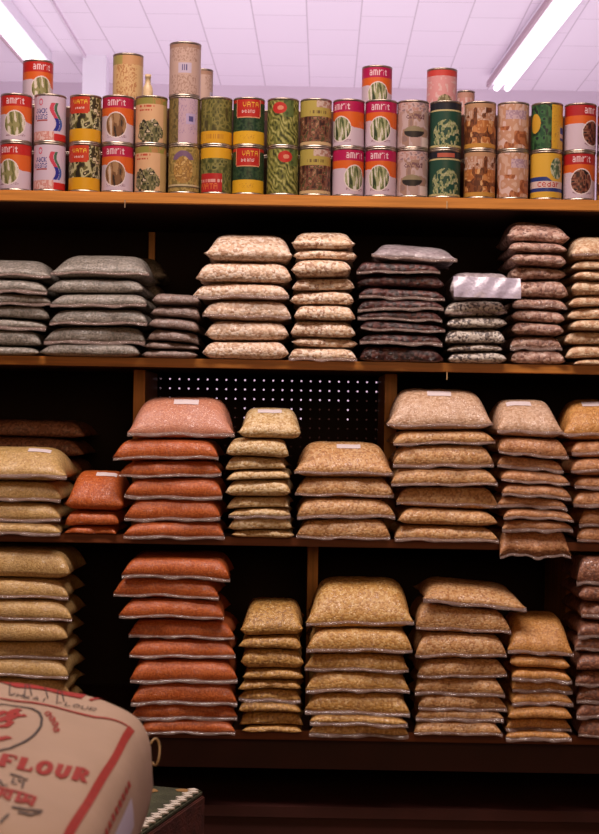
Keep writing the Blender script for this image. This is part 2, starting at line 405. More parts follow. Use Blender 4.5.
stack(BL, 'narrow buff speckled pea stack, upper shelf', gU, Z2, -0.025, G['pea2'],
      rows([293,294,294,292,292,294,291,292,290], [356,357,353,354,355,355,355,357,357], [232,250,260,278,291,305,321,338,348]), 0.1)
stack(BB, 'untidy dark kidney bean stack, upper shelf', gU, Z2, -0.025, G['kidney'],
      rows([374,358,358,359,359,359,360,361,360], [458,440,444,443,443,442,443,442,443], [246,263,275,288,300,311,322,334,346]), 0.7,
      topmat=G['hazy'], tilts={1: -0.004, 3: -0.003, 5: 0.004, 6: -0.005}, toptilt=-0.007)
sp = stack(BB, 'black-and-white speckled stack, upper shelf', gU, Z2, -0.03, G['speckle'],
      rows([450,445,446,446,449,449], [512,506,506,506,504,507], [272,300,317,329,344,352]), 0.3, topmat=G['hazy'], domed=False)
stack(BB, 'tall pinto-brown stack, upper shelf', gU, Z2, -0.01, G['pinto'],
      rows([509,510,511,512,511,512,513,513,511,512], [571,568,567,567,567,566,566,565,562,566], [223,243,254,267,280,298,310,323,336,350]), 0.4, toptilt=-0.004)
stack(BB, 'ivory stack at the right frame edge, upper shelf', gU, Z2, -0.02, G['ivory'],
      rows([572,572,574,573,571,569,570,566,568,572], [650]*10, [237,261,271,282,296,307,320,332,345,358]), 0.2)
# loose film sheet hanging over the speckled stack
def flap():
    a = at(453, 276, DIST-0.045); b = at(520, 298, DIST-0.045)
    n, k = 24, 8; vs, fs = [], []
    for s in (0, 1):
        for i in range(n+1):
            for j in range(k+1):
                t, q = i/n, j/k
                x = a.x + (b.x-a.x)*t + 0.006*(1-q)*0; z = a.z + (b.z-a.z)*q - 0.002*t
                y = -0.040 - 0.012*math.sin(q*1.5) + 0.003*math.sin(t*9) + 0.002*math.sin(t*21+q*5) + s*0.0006
                vs.append((x, y, z))
    N = (n+1)*(k+1)
    for i in range(n):
        for j in range(k):
            p = i*(k+1)+j
            fs.append((p, p+k+1, p+k+2, p+1)); fs.append((N+p, N+p+1, N+p+k+2, N+p+k+1))
    vs = [Vector(v) - sp[0].location for v in vs]
    o = link('loose_film', pydata('film', vs, fs), M_flap, sp[0], smooth=True); o['label'] = 'pale lilac plastic film'
    # folded-over film joining the sheet to the bag top
flap()

# middle bag shelf
stack(BL, 'pale yellow stack at the left frame edge, middle shelf', gM, Z3, -0.045, G['yellow'],
      rows([-60]*4, [66,62,61,60], [446,480,501,521]), 1.0, label_px=(34, -0.45, 0.055))
stack(BL, 'dim brown stack behind the pale yellow one, middle shelf', gM, Z3, 0.24, G['umber'],
      rows([-60]*5, [84,82,84,83,84], [419,436,456,480,500]), 0.0, domed=False, depth=0.25)
stack(BL, 'low red stack of three, middle shelf', gM, Z3, -0.02, G['red'],
      rows([66,65,64], [124,119,116], [470,510,525]), 0.5, label_px=(103, -0.4, 0.05))
stack(BL, 'tall red stack, middle shelf', gM, Z3, -0.055, G['red'],
      rows([128,115,119,126,128,124], [233,218,220,222,222,223], [396,438,460,477,498,520]), 1.0, label_px=(184, -0.5, 0.058), topmat=G['redtop'], tilts={2: 0.003, 3: 0.004})
stack(BL, 'narrow buff stack before the pegboard, middle shelf', gM, Z3, -0.045, G['buff'],
      rows([239,226,227,228,228,229,230,230,232], [301,288,287,291,292,291,291,293,294], [407,438,456,469,479,496,507,516,529]), 0.4, label_px=(269, -0.5, 0.056))
stack(BL, 'wide low tan stack of four, middle shelf', gM, Z3, -0.04, G['tan'],
      rows([296,297,297,299], [393,394,393,391], [441,477,497,518]), 0.8, label_px=(349, -0.5, 0.056))
stack(BL, 'wide tan stack right of the divider, middle shelf', gM, Z3, -0.055, G['tan'],
      rows([390,394,395,393,397,398,395], [494,494,494,497,497,496,497], [388,430,444,467,486,508,525]), 0.8, label_px=(442, -0.5, 0.056), tilts={2: 0.004, 3: 0.002}, topmat=G['rose'])
stack(BL, 'leaning nine-bag tan stack, middle shelf', gM, Z3, -0.065, G['burnt'],
      rows([496,498,499,501,502,500,503,502,500], [562,567,564,568,570,568,572,572,570], [399,437,457,470,484,496,508,519,530]), 0.9,
      label_px=(522, -0.5, 0.058), tilts={1: -0.003, 2: -0.007, 3: -0.004}, topmat=G['rose'], droop=0.032)
stack(BL, 'amber-brown stack at the right frame edge, middle shelf', gM, Z3, -0.03, G['burnt'],
      rows([566,572,571,576,574,578,580], [650]*7, [399,440,458,476,490,508,525]), 0.8, label_px=(600, -0.5, 0.056), topmat=G['amber'])

# bottom bag shelf
stack(BL, 'golden yellow stack behind the flour sack', gB, Z4, -0.05, G['yellow'],
      rows([-60]*9, [70,68,70,67,66,68,68,68,68], [549,577,598,618,640,656,676,694,712]), 0.6, domed=False)
stack(BL, 'nine-bag red stack on the bottom shelf', gB, Z4, -0.055, G['red'],
      rows([123,115,121,130,130,130,131,131,139], [229,219,224,234,234,235,235,235,234], [556,576,597,618,638,658,680,701,717]), 1.0, domed=False)
stack(BL, 'narrow olive-gold stack, bottom shelf', gB, Z4, -0.035, G['olive'],
      rows([242,240,241,243,240,241,240,240,244], [304,302,303,303,302,302,302,303,303], [598,634,647,667,678,687,700,710,723]), 0.2, label_px=(274, 0.3, 0.045))
stack(BL, 'wide gold stack right of the divider, bottom shelf', gB, Z4, -0.055, G['gold'],
      rows([309,308,308,308,307,311,310], [415,412,410,410,410,407,408], [577,627,652,670,691,712,721]), 1.0)
stack(BL, 'skewed amber stack of eight, bottom shelf', gB, Z4, -0.05, G['tan'],
      rows([423,417,416,417,417,417,417,417], [525,510,506,505,505,504,503,503], [580,606,632,657,676,693,708,719]), 0.9, toptilt=-0.010, tilts={1: -0.009, 2: -0.002})
stack(BL, 'narrow amber stack under the grey sticker, bottom shelf', gB, Z4, -0.055, G['amber'],
      rows([509,513,512,512,511,509,508,508], [574,572,571,571,571,572,572,572], [612,655,667,679,690,704,716,728]), 0.7, label_px=(526, 0.35, 0.035))
stack(BL, 'ten-bag reddish-brown stack at the right edge, bottom shelf', gB, Z4, -0.05, G['umber'],
      rows([579,579,581,579,577,577,577,577,578,579], [650]*10, [556,584,602,621,636,652,668,684,700,716]), 0.9, domed=False)

# ------------------------------------------------------------------ tins
FONT = {'a':["0110","0001","0111","1001","0111"],'m':["11110","10101","10101","10101","10101"],'r':["1011","1100","1000","1000","1000"],'i':["1","0","1","1","1"],
 't':["010","111","010","010","011"],'V':["10001","10001","10001","01010","00100"],'A':["01110","10001","11111","10001","10001"],'T':["11111","00100","00100","00100","00100"],
 'N':["10001","11001","10101","10011","10001"],'J':["0011","0001","0001","1001","0110"],'c':["0111","1000","1000","1000","0111"],'k':["1001","1010","1100","1010","1001"],
 'b':["1000","1110","1001","1001","1110"],'e':["0110","1001","1111","1000","0111"],'n':["1110","1001","1001","1001","1001"],'s':["0111","1000","0110","0001","1110"],
 'C':["0111","1000","1000","1000","0111"],'d':["0001","0111","1001","1001","0111"],' ':["00"]*5}
def text_hit(s, t, word, cx, cy, w_, h_):
    """is (s,t) inside the pixel lettering of word centred at cx,cy"""
    cols = sum(len(FONT[c][0])+1 for c in word)-1
    u = (s-(cx-w_/2))/w_*cols; v = 5-(t-(cy-h_/2))/h_*5
    if u < 0 or u >= cols or v < 0 or v >= 5: return False
    x = 0
    for c in word:
        n = len(FONT[c][0])
        if u < x+n: return u >= x and FONT[c][int(v)][int(u-x)] == '1'
        x += n+1
    return False
def vn(x, y, seed):
    def h(i, j):
        n = (i*374761393 + j*668265263 + seed*1442695) & 0x7fffffff
        n = (n ^ (n >> 13))*1274126177 & 0x7fffffff
        return (n ^ (n >> 16))/0x7fffffff
    i, j = math.floor(x), math.floor(y); f, g = x-i, y-j
    f = f*f*(3-2*f); g = g*g*(3-2*g)
    return (h(i,j)*(1-f)+h(i+1,j)*f)*(1-g) + (h(i,j+1)*(1-f)+h(i+1,j+1)*f)*g
def pick(cols, n): return cols[min(len(cols)-1, int(n*len(cols)))]
WHITE, CREAM = (214,200,214), (222,190,150)
def oval(s, t, cx, cy, rx, ry): return ((s-cx)/rx)**2 + ((t-cy)/ry)**2 < 1
def amrit(band, pic, seed):
    def f(s, t):
        if t > 0.76:
            if text_hit(s, t, 'amrit', -0.05, 0.875, 0.95, 0.14): return (240,214,220)
            return band
        if oval(s, t, -0.05, 0.37, 0.52, 0.27):
            if pic == 'pod':
                q = math.sin((s*1.0+(t-0.3)*0.25)*17+seed)
                return pick([(60,58,32),(108,112,62),(150,150,96),(226,220,200)], 0.5+0.5*q*vn(s*6+9, t*9, seed)+0.15)
            if pic == 'okra': return pick([(52,40,30),(120,82,50),(168,132,92),(216,196,176)], vn(s*7+20, t*7, seed)*0.5+0.4*abs(math.sin(s*9+t*3)))
            if pic == 'beans': return pick([(60,30,26),(112,60,46),(150,104,80),(40,26,24)], vn(s*11+20, t*16, seed))
            return pick([(44,60,34),(96,112,64),(168,174,130),(226,224,212)], vn(s*16+20, t*5+s*6, seed))
        if oval(s, t, -0.05, 0.37, 0.56, 0.295): return (238,228,226)
        if t > 0.50 - 0.14*s and t > 0.40 or t > 0.58: return (222,104,34)
        if 0.08 < t < 0.14 and abs(s) < 0.5 and vn(s*30, t*80, seed) > 0.55: return (150,120,130)
        return WHITE
    return f
def jack(s, t):
    if text_hit(s, t, 'Jack', -0.34, 0.66, 0.62, 0.11) or text_hit(s, t, 'beans', -0.34, 0.53, 0.70, 0.11): return (52,58,140)
    if 0.43 < t < 0.46 and -0.6 < s < 0: return (170,80,80)
    if abs(math.hypot((s+0.35)/1.2, (t-0.86)*1.1)-0.07) < 0.018: return (214,80,110)
    x = 0.38 + 0.16*math.sin((t-0.2)*9)
    if 0.22 < t < 0.84:
        if abs(s-(x-0.02)) < 0.10: return (206,64,90) if t > 0.5 else (44,48,150)
        if 0.1 < s-x < 0.24: return (70,110,80) if t > 0.48 else (70,100,180)
    if t < 0.20 and s < 0.18 + 0.2*math.sin(s*7): return pick([(226,178,168),(214,150,140),(236,206,198)], vn(s*14, t*20, 3))
    if t < 0.15 and s > 0.1: return (206,40,40)
    return (218,204,222)
def vatan_beans(s, t):
    if t < 0.27: return (224,168,24)
    if t > 0.62 and s < 0.30 and not (t < 0.66 and (s < -0.78 or s > 0.24)):
        if text_hit(s, t, 'VATA', -0.18, 0.88, 0.75, 0.10): return (236,190,60)
        if text_hit(s, t, 'beans', -0.2, 0.74, 0.5, 0.05): return (236,214,206)
        return (200,58,28)
    return pick([(40,34,20),(96,92,44),(190,188,140),(60,52,28),(222,214,176)], vn(s*7+11+t*3, t*9-s*2, 5))
def vatan(s, t):
    if t < 0.29: return (234,186,40) if not (0.1 < t < 0.2 and abs(s) < 0.4 and vn(s*40, t*60, 2) > 0.7) else (200,150,40)
    if t > 0.58 and abs(s) < 0.66 and not (t < 0.62 and abs(s) > 0.6):
        if text_hit(s, t, 'VATA', 0.12, 0.885, 0.80, 0.12): return (238,190,60)
        if text_hit(s, t, 'beans', 0.0, 0.73, 0.66, 0.07): return (236,206,200)
        if abs(s) > 0.61 or t < 0.605: return (230,160,120)
        return (192,44,34)
    if t > 0.93: return (192,44,34)
    return pick([(22,48,30),(36,66,40),(58,84,52),(30,54,40)], vn(s*9, t*22, 8))
def leafy(s, t):
    if t > 0.86: return (150,148,70) if s < 0.1 or vn(s*20, t*10, 1) > 0.5 else (186,140,84)
    if 0.70 < t < 0.74 and -0.55 < s < 0.1 and vn(s*40, 3, 4) > 0.35: return (190,80,60)
    if 0.78 < t < 0.83 and -0.55 < s < 0.2 and vn(s*34, 7, 4) > 0.35: return (198,90,66)
    d = math.hypot(s/0.62, (t-0.24)/0.27) + 0.4*(vn(s*6+30, t*8, 6)-0.5)
    if d < 1: return pick([(48,52,30),(98,100,60),(150,146,104),(40,38,26),(216,204,170)], vn(s*9+40, t*13, 9))
    if s > 0.72: return (196,170,112)
    return (224,186,140)
def barcode(s, t):
    if s > -0.25 and s < 0.78:
        if 0.42 < t < 0.66 and 0.12 < s < 0.6: return (90,84,140) if (0.25 < s < 0.5 and 0.48 < t < 0.6) else (190,176,214)
        if t > 0.2 and vn(s*26, t*44, 3) > 0.72 and abs(s-0.2) > 0.05: return (170,146,178)
        return (200,176,190)
    return pick([(116,102,60),(138,122,72),(98,86,50)], vn(s*12+4, t*14, 2))
def goldcan(s, t):
    if t > 0.72 and abs(math.hypot(s, (t-0.62)*1.9)-0.45) < 0.12: return (124,96,128)
    if 0.08 < t < 0.16: return (206,194,150) if t > 0.12 else (96,84,60)
    if oval(s, t, 0, 0.48, 0.5, 0.3): return pick([(196,158,84),(170,132,66),(148,112,56),(208,176,108)], vn(s*12, t*20, 4))
    return pick([(150,132,72),(176,156,88),(132,118,62)], vn(s*9+8, t*12, 2))
def greenband(s, t):
    if t < 0.27: return (226,172,34) if not (0.1 < t < 0.2 and -0.5 < s < 0.5 and vn(s*30, 2, 5) > 0.5) else (196,140,40)
    return pick([(74,72,34),(104,104,48),(134,130,66),(88,90,40)], vn(s*9+3, t*13, 11))
def greenband_low(s, t):
    if t > 0.76: return (230,178,36)
    if t < 0.42 and s < 0.35 and s > -0.85:
        if text_hit(s, t, 'VATA', -0.3, 0.13, 0.85, 0.13): return (226,120,60)
        if 0.22 < t < 0.28 and vn(s*24, 1, 3) > 0.45: return (230,170,160)
        return (186,40,40)
    return pick([(70,80,40),(104,108,54),(134,136,76),(60,70,36)], vn(s*9+3, t*13, 12))
def greenbeans(s, t):
    if oval(s, t, -0.25, 0.82, 0.36, 0.13): return (196,46,40) if not oval(s, t, -0.2, 0.82, 0.16, 0.05) else (224,150,120)
    if t > 0.62 and s > -0.05 and s < 0.5: return pick([(70,90,44),(96,116,60)], vn(s*8, t*10, 1))
    q = 0.5+0.5*math.sin((s*1.2+t*2.6)*15 + 9*vn(s*4+5, t*6, 14))
    return pick([(60,66,30),(110,116,52),(146,150,76),(182,184,110)], 0.5*q+0.5*vn(s*14, t*16, 2))
def rajma(s, t):
    if t > 0.64: 
        if t > 0.84 and s > -0.1: return pick([(208,190,176),(178,140,120)], vn(s*12, t*20, 4))
        if 0.7 < t < 0.77 and abs(s) < 0.45 and vn(s*34, 6, 3) > 0.4: return (110,90,50)
        return (186,172,84)
    if t < 0.07: return (214,190,140)
    return pick([(60,34,26),(104,60,44),(138,92,70),(84,80,48),(170,126,98)], vn(s*10+7, t*15, 21))
def bowl(s, t):
    if t > 0.8: return pick([(190,150,140),(206,180,176),(150,130,136)], vn(s*9, t*22, 6))
    if 0.62 < t < 0.74 and abs(s) < 0.5 and vn(s*22, t*30, 7) > 0.5: return (120,86,92)
    if oval(s, t, -0.05, 0.33, 0.52, 0.13): return (44,40,36) if t < 0.34 else (150,140,108)
    if t < 0.22 and s > 0.35: return (228,214,206)
    return pick([(186,160,150),(200,180,178),(168,138,120),(150,124,116)], vn(s*5+4, t*6, 8))
def florets(s, t):
    if t > 0.84: return (30,34,44) if not (0.87 < t < 0.96 and abs(s) < 0.45 and False) else (180,90,70)
    if 0.81 < t <= 0.84: return (204,196,140)
    d = math.hypot(s/0.75, (t-0.26)/0.36)
    if d < 1 and vn(s*12+9, t*17, 4) > 0.42: return pick([(120,140,92),(158,168,116),(186,190,146)], vn(s*20, t*28, 5))
    if t < 0.05: return (200,190,130)
    return (30,74,58)
def florets_red(s, t):
    if 0.87 < t < 0.96 and abs(s) < 0.45: return (188,96,76)
    return florets(s, t)
def nutty(s, t):
    if t < 0.09: return (200,150,64)
    if t > 0.9: return (190,150,110)
    n = vn(s*5+3, t*7+2, 33)
    if n > 0.62: return pick([(96,52,28),(128,74,40)], vn(s*14, t*18, 3))
    if t > 0.62: return pick([(206,174,152),(186,140,108),(216,194,180)], vn(s*11, t*16, 4))
    return pick([(206,142,80),(180,112,56),(222,176,120)], vn(s*9+9, t*12, 5))
def creamy(s, t):
    if 0.66 < t < 0.86 and abs(s) < 0.55: return pick([(176,150,168),(206,182,190)], vn(s*14, t*30, 5))
    n = vn(s*4+13, t*6, 37)
    if t < 0.5 and n > 0.55: return pick([(150,86,50),(188,120,76)], vn(s*12, t*14, 2))
    return pick([(216,182,160),(200,156,124),(224,198,186)], vn(s*6, t*7, 6))
def palm(s, t):
    if s > 0.12: 
        if s > 0.62 and 0.2 < t < 0.5: return (40,60,140) if t > 0.36 or t < 0.26 else (226,190,170)
        return (222,178,56) if vn(s*20, t*40, 3) < 0.8 else (190,150,60)
    if oval(s, t, -0.75, 0.58, 0.32, 0.22): return (214,170,52)
    return pick([(22,54,36),(38,84,48),(60,110,62),(24,40,40)], vn(s*8, t*12, 17))
def cedar(s, t):
    if text_hit(s, t, 'Cedar', 0.02, 0.29, 1.1, 0.10): return (190,50,44)
    if 0.22 < t < 0.37: return (226,206,196)
    if 0.13 < t <= 0.22 or (0.37 <= t < 0.47 and s < 0.2 - (t-0.37)*3): return (40,60,130)
    if oval(s, t, 0.45, 0.66, 0.36, 0.24): return pick([(70,104,76),(122,146,110),(196,204,170)], vn(s*16, t*20, 7))
    return (226,182,60)
def tallcan(s, t):
    if 0.42 < t < 0.62 and abs(s-0.05) < 0.32: return (96,88,140) if (abs(s-0.05) < 0.16 and 0.46 < t < 0.58 and math.sin(s*60) > 0) else (206,196,220)
    if abs(s) < 0.7 and (t > 0.66 or t < 0.38) and vn(s*24, t*40, 13) > 0.62: return (176,146,130)
    if 0.93 < t: return (176,140,116)
    return (206,180,166)
def papercan(s, t):
    if t < 0.16 and s > -0.3 and vn(s*9, t*14, 3) > 0.35: return (76,70,44)
    if t > 0.82: return (170,160,90) if s < -0.2 else (206,160,110)
    if abs(s) < 0.55 and vn(s*22, t*34, 3) > 0.6: return (190,140,90)
    return (220,190,134)
def pinkcan(s, t):
    if t > 0.86: return (206,70,60)
    if t < 0.42 and oval(s, t, 0.1, 0.2, 0.4, 0.2): return pick([(120,110,76),(176,170,130)], vn(s*14, t*20, 5))
    return (222,160,160) if vn(s*9, t*14, 8) < 0.7 else (226,190,186)
def blurcan(s, t): return pick([(216,176,166),(206,150,140),(222,196,190)], vn(s*5, t*6, 12)) if t < 0.86 else (196,150,130)

M_print = bpy.data.materials.new('printed_tin_label'); M_print.use_nodes = True
def _pr():
    nt = M_print.node_tree; b = nt.nodes['Principled BSDF']
    a = nt.nodes.new('ShaderNodeVertexColor'); a.layer_name = 'Print'
    nt.links.new(a.outputs['Color'], b.inputs['Base Color'])
    b.inputs['Roughness'].default_value = 0.38; b.inputs['Specular IOR Level'].default_value = 0.5
_pr()
CR, CH = 0.0368, 0.1135
def label_mesh(art, r, z0, z1):
    NA, NT, NB = 120, 84, 10
    angs = [math.radians(-105 + 210*i/NA) for i in range(NA+1)] + [math.radians(105 + 150*i/NB) for i in range(1, NB)]
    n = len(angs); vs = []
    for j in range(NT+1):
        z = z0 + (z1-z0)*j/NT
        for a in angs: vs.append((r*math.sin(a), -r*math.cos(a), z))
    fs = [(j*n+i, j*n+(i+1) % n, (j+1)*n+(i+1) % n, (j+1)*n+i) for j in range(NT) for i in range(n)]
    me = pydata('tin_label', vs, fs)
    ca = me.color_attributes.new('Print', 'BYTE_COLOR', 'CORNER')
    buf = []; 
    for j in range(NT):
        for i in range(n):
            a = math.degrees((angs[i]+(angs[i+1] if i+1 < n else 2*PI+angs[0]))/2)
            if a > 180: a -= 360
            s = a/75.0
            c = art(s, (j+0.5)/NT)
            buf += [c[0]/255*0.90, c[1]/255*0.86, c[2]/255*0.86, 1.0]*4
    ca.data.foreach_set('color_srgb', buf)
    me.polygons.foreach_set('use_smooth', [True]*len(me.polygons))
    me.materials.append(M_print)
    return me
def can_mesh(r, h):
    prof = [(0, 0.003), (r-0.004, 0.003), (r-0.003, 0.0), (r+0.0008, 0.0), (r+0.0008, 0.003), (r-0.0008, 0.0045)]
    k = 3
    prof += [(r-0.0008, h-0.0045), (r+0.0008, h-0.003), (r+0.0008, h), (r-0.003, h), (r-0.004, h-0.003), (r*0.7, h-0.003), (r*0.68, h-0.0022), (0, h-0.0022)]
    n = 48; vs, fs = [], []
    for (q, z) in prof:
        for i in range(n): vs.append((q*math.sin(2*PI*i/n), -q*math.cos(2*PI*i/n), z))
    for j in range(len(prof)-1):
        for i in range(n): fs.append((j*n+i, j*n+(i+1) % n, (j+1)*n+(i+1) % n, (j+1)*n+i))
    me = pydata('tin', vs, fs)
    me.polygons.foreach_set('use_smooth', [True]*len(me.polygons)); me.materials.append(M_steel)
    return me
CANM = can_mesh(CR, CH)
LBL = {}
def tin(art, label, group, x, y, z, rz=0.0, r=CR, h=CH, key=None):
    key = (key or id(art), r, h)
    if key not in LBL: LBL[key] = (CANM if (r == CR and h == CH) else can_mesh(r, h), label_mesh(art, r+0.0002, 0.005, h-0.005))
    cm, lm = LBL[key]
    o = bpy.data.objects.new('food_tin', cm); COL.objects.link(o); o.location = (x, y, z); o.rotation_euler = (0, 0, rz)
    tag(o, label, 'tin', group)
    c = bpy.data.objects.new('printed_label', lm); COL.objects.link(c); c.parent = o
    return o
A_pod = amrit((196,36,28), 'pod', 1); A_okra = amrit((186,26,72), 'okra', 2); A_bean = amrit((184,20,84), 'green', 3); A_red = amrit((178,28,34), 'beans', 4)
gT = 'tins in the front rank on the top shelf'
tins = [ # centre px, lower art, upper art, rot lower, rot upper, description
 (16, A_pod, A_pod, -0.25, 0.15, 'red-orange-white tin with green pods, leftmost on the top shelf'),
 (50, jack, jack, 0, 0.0, 'white tin with blue lettering and a red-blue ribbon'),
 (85, vatan_beans, vatan_beans, 0, 0, 'green bean tin with red badge, beside the white ribbon tin'),
 (118, A_okra, A_okra, 0, 0.05, 'magenta-orange tin showing brown okra pods'),
 (151, leafy, leafy, -0.2, 0.0, 'cream tin with a dark leafy picture'),
 (184.5, goldcan, barcode, 0, 0, None),
 (216.5, greenband_low, greenband, 0, 0, None),
 (248.5, vatan, vatan, 0, 0, 'yellow-footed tin with red badge over a dark green band'),
 (283, greenbeans, greenbeans, 0.5, 0.1, 'tin covered in pale green beans with a red badge'),
 (315.5, rajma, rajma, 0, 0.15, 'brown bean tin with a yellow-green band'),
 (348.5, A_bean, A_bean, 0.5, -0.5, 'magenta-orange tin turned aside, left of the third-layer tin'),
 (381, A_bean, A_bean, -0.1, -0.05, 'magenta-orange tin right under the third-layer tin'),
 (412.5, bowl, bowl, 0, 0.1, 'grey-cream tin with a dark bowl picture'),
 (445, florets_red, florets, 0, 0, 'dark green tin with pale florets'),
 (480, nutty, nutty, 0.8, 0.1, 'orange-brown tin with dark nut pictures'),
 (513, creamy, creamy, 0.5, 0.1, 'pale peach-coloured tin beside the yellow-green tins'),
 (546.5, cedar, palm, 0, 0, None),
 (579.5, A_red, A_red, 0.05, 0.75, 'red-orange-white tin with a brown bean picture near the right edge'),
 (613, nutty, A_red, 0.4, -0.9, 'reddish tin cut by the right edge of the photo'),
]
special = {184.5: ('olive-gold tin with round crest under the tall cream tin', 'upper tin with a lilac barcode panel below the tall cream tin'),
 216.5: ('lower green tin with yellow top band and red corner badge', 'upper plain green tin with a yellow foot band'),
 546.5: ('lower yellow tin with red script on a white and blue band', 'upper tin split between dark green leaves and a yellow panel')}
YF = 0.040
TOPZ2 = Z1 + 2*CH + 0.0015
for (px, lo, up, rl, ru, desc) in tins:
    x = at(px, 145, DIST+YF).x
    if desc: dl, du = 'lower ' + desc, 'upper ' + desc
    else: dl, du = special[px]
    tin(lo, dl, gT, x, YF, Z1, rl); tin(up, du, gT, x+random.uniform(-0.001, 0.001), YF, Z1+CH+0.0005, ru)
# second rank, seen as dark slivers in the gaps
gR = 'tins of the second rank, seen only in the gaps'
Y2 = 0.185
def shadetin(s, t): return (58, 30, 24) if t < 0.8 else (84, 46, 34)  # dark print stands in for the shade between the front tins
arts = [shadetin, rajma]
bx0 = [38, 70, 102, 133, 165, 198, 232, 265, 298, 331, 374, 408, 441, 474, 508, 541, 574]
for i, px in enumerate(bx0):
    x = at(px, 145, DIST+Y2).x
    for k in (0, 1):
        tin(shadetin, 'tin painted shade-dark standing behind the front rank of tins', gR, x, Y2, Z1+k*(CH+0.0005), 2.0+i)
gY = 'tins of the third layer'
def third(px, art, label, key_r=CR, h=CH, y=Y2, rz=0.0):
    tin(art, label, gY, at(px, 80, DIST+y).x, y, TOPZ2 - 0.0005, rz, key_r, h)
third(38, A_pod, 'single red-orange tin topping the left end of the tin rows', rz=0.5)
third(128, papercan, 'cream paper-labelled tin of the third layer with leafy foot', h=0.1330)
third(185, tallcan, 'tall cream tin with a barcode standing highest of all', key_r=CR, h=0.1270, y=YF)
third(377, A_bean, 'magenta-orange tin of the third layer, right of centre', h=0.1135, rz=0.1)
third(442, pinkcan, 'pink tin with a red rim in the third layer', h=0.110)
# small ones farther back, standing on a third rank
Y3 = 0.40
def far(px, art, label, r, h):
    x = at(px, 80, DIST+Y3).x
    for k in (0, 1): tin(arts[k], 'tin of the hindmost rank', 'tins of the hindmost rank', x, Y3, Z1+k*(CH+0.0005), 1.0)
    return x
x = far(148, papercan, '', 0, 0)
def bottle(x, y, z):
    prof = [(0, 0), (0.013, 0), (0.0135, 0.004), (0.0135, 0.095), (0.012, 0.104), (0.0075, 0.113), (0.007, 0.128), (0.008, 0.1285), (0.008, 0.137), (0, 0.137)]
    n = 24; vs = [(q*math.cos(2*PI*i/n), q*math.sin(2*PI*i/n), zz) for q, zz in prof for i in range(n)]
    fs = [(j*n+i, j*n+(i+1) % n, (j+1)*n+(i+1) % n, (j+1)*n+i) for j in range(len(prof)-1) for i in range(n)]
    o = link('bottle', pydata('bottle', vs, fs), mat('beige_bottle', S(214,184,140), 0.4, noise=0.15, nscale=60), loc=(x, y, z), smooth=True)
    tag(o, 'narrow beige bottle peeking out behind the cream paper-labelled tin', 'bottle')
bottle(x, Y3, TOPZ2-0.0005)
x = far(203, None, '', 0, 0); tin(tallcan, 'pale tin half hidden right behind the tall cream tin', gY, x, Y3, TOPZ2-0.0005, 1.2, 0.026, 0.150)
x = far(466, None, '', 0, 0); tin(blurcan, 'small pinkish tin set back behind the pink tin', gY, x, Y3, TOPZ2-0.0005, 0, 0.023, 0.106)

# ------------------------------------------------------------------ flour sack in the foreground
M_paper = mat('sack_paper', S(190,162,138), 0.7, noise=0.05, nscale=12, bump=0.25, bscale=16)
M_red = mat('red_print', S(166,40,24), 0.6, noise=0.12, nscale=120)
M_blk = mat('black_print', S(48,40,36), 0.6)
M_bar = mat('blue_grey_print', S(120,120,150), 0.6)
M_redp = mat('red_paper', S(168,34,22), 0.65, noise=0.08, nscale=20)
M_lav = mat('white_print', S(214,206,226), 0.55)
SX, SY = -0.378, -2.05       # middle of the sack's base
HW, HL = 0.222, 0.31
sack_z0 = 0.83
def ss(u, v):
    """top surface height of the sack (local), u across, v along; both -1..1"""
    e = (max(0, 1-abs(u)**18)**0.40) * (max(0, 1-abs(v)**14)**0.40)
    return 0.05 + (0.119 - 0.037*u*u - 0.006*u)*e + (0.0012*math.sin(7*u+3*v) + 0.0010*math.sin(11*v-4*u) + 0.0008*math.sin(19*u+9*v))*e
def sack_xy(u, v):
    return HW*u*(1-0.03*(1-v*v)*0) - 0.012*abs(v)**8*u, HL*v - 0.01*abs(u)**8*v
def sack():
    nu, nv = 90, 100
    f = lambda t: math.sin(t*PI/2)*0.35 + t*0.65
    U = [f(-1+2*i/nu) for i in range(nu+1)]; V = [f(-1+2*i/nv) for i in range(nv+1)]
    vs, fs, idx = [], [], {}
    for i, u in enumerate(U):
        for j, v in enumerate(V):
            x, y = sack_xy(u, v)
            edge = i in (0, nu) or j in (0, nv)
            idx[i,j,1] = len(vs); vs.append((x, y, ss(u, v)))
            if edge: idx[i,j,0] = idx[i,j,1]
            else:
                e = (max(0, 1-abs(u)**6)**0.4)*(max(0, 1-abs(v)**6)**0.4)
                idx[i,j,0] = len(vs); vs.append((x, y, 0.05*(1-e)))
    for i in range(nu):
        for j in range(nv):
            fs.append((idx[i,j,1], idx[i+1,j,1], idx[i+1,j+1,1], idx[i,j+1,1]))
            fs.append((idx[i,j,0], idx[i,j+1,0], idx[i+1,j+1,0], idx[i+1,j,0]))
    o = link('flour_sack', pydata('sack', vs, fs), M_paper, loc=(SX, SY, sack_z0), smooth=True)
    tag(o, 'tan paper flour sack with red and black printing lying in the foreground', 'sack')
    return o
sk = sack()
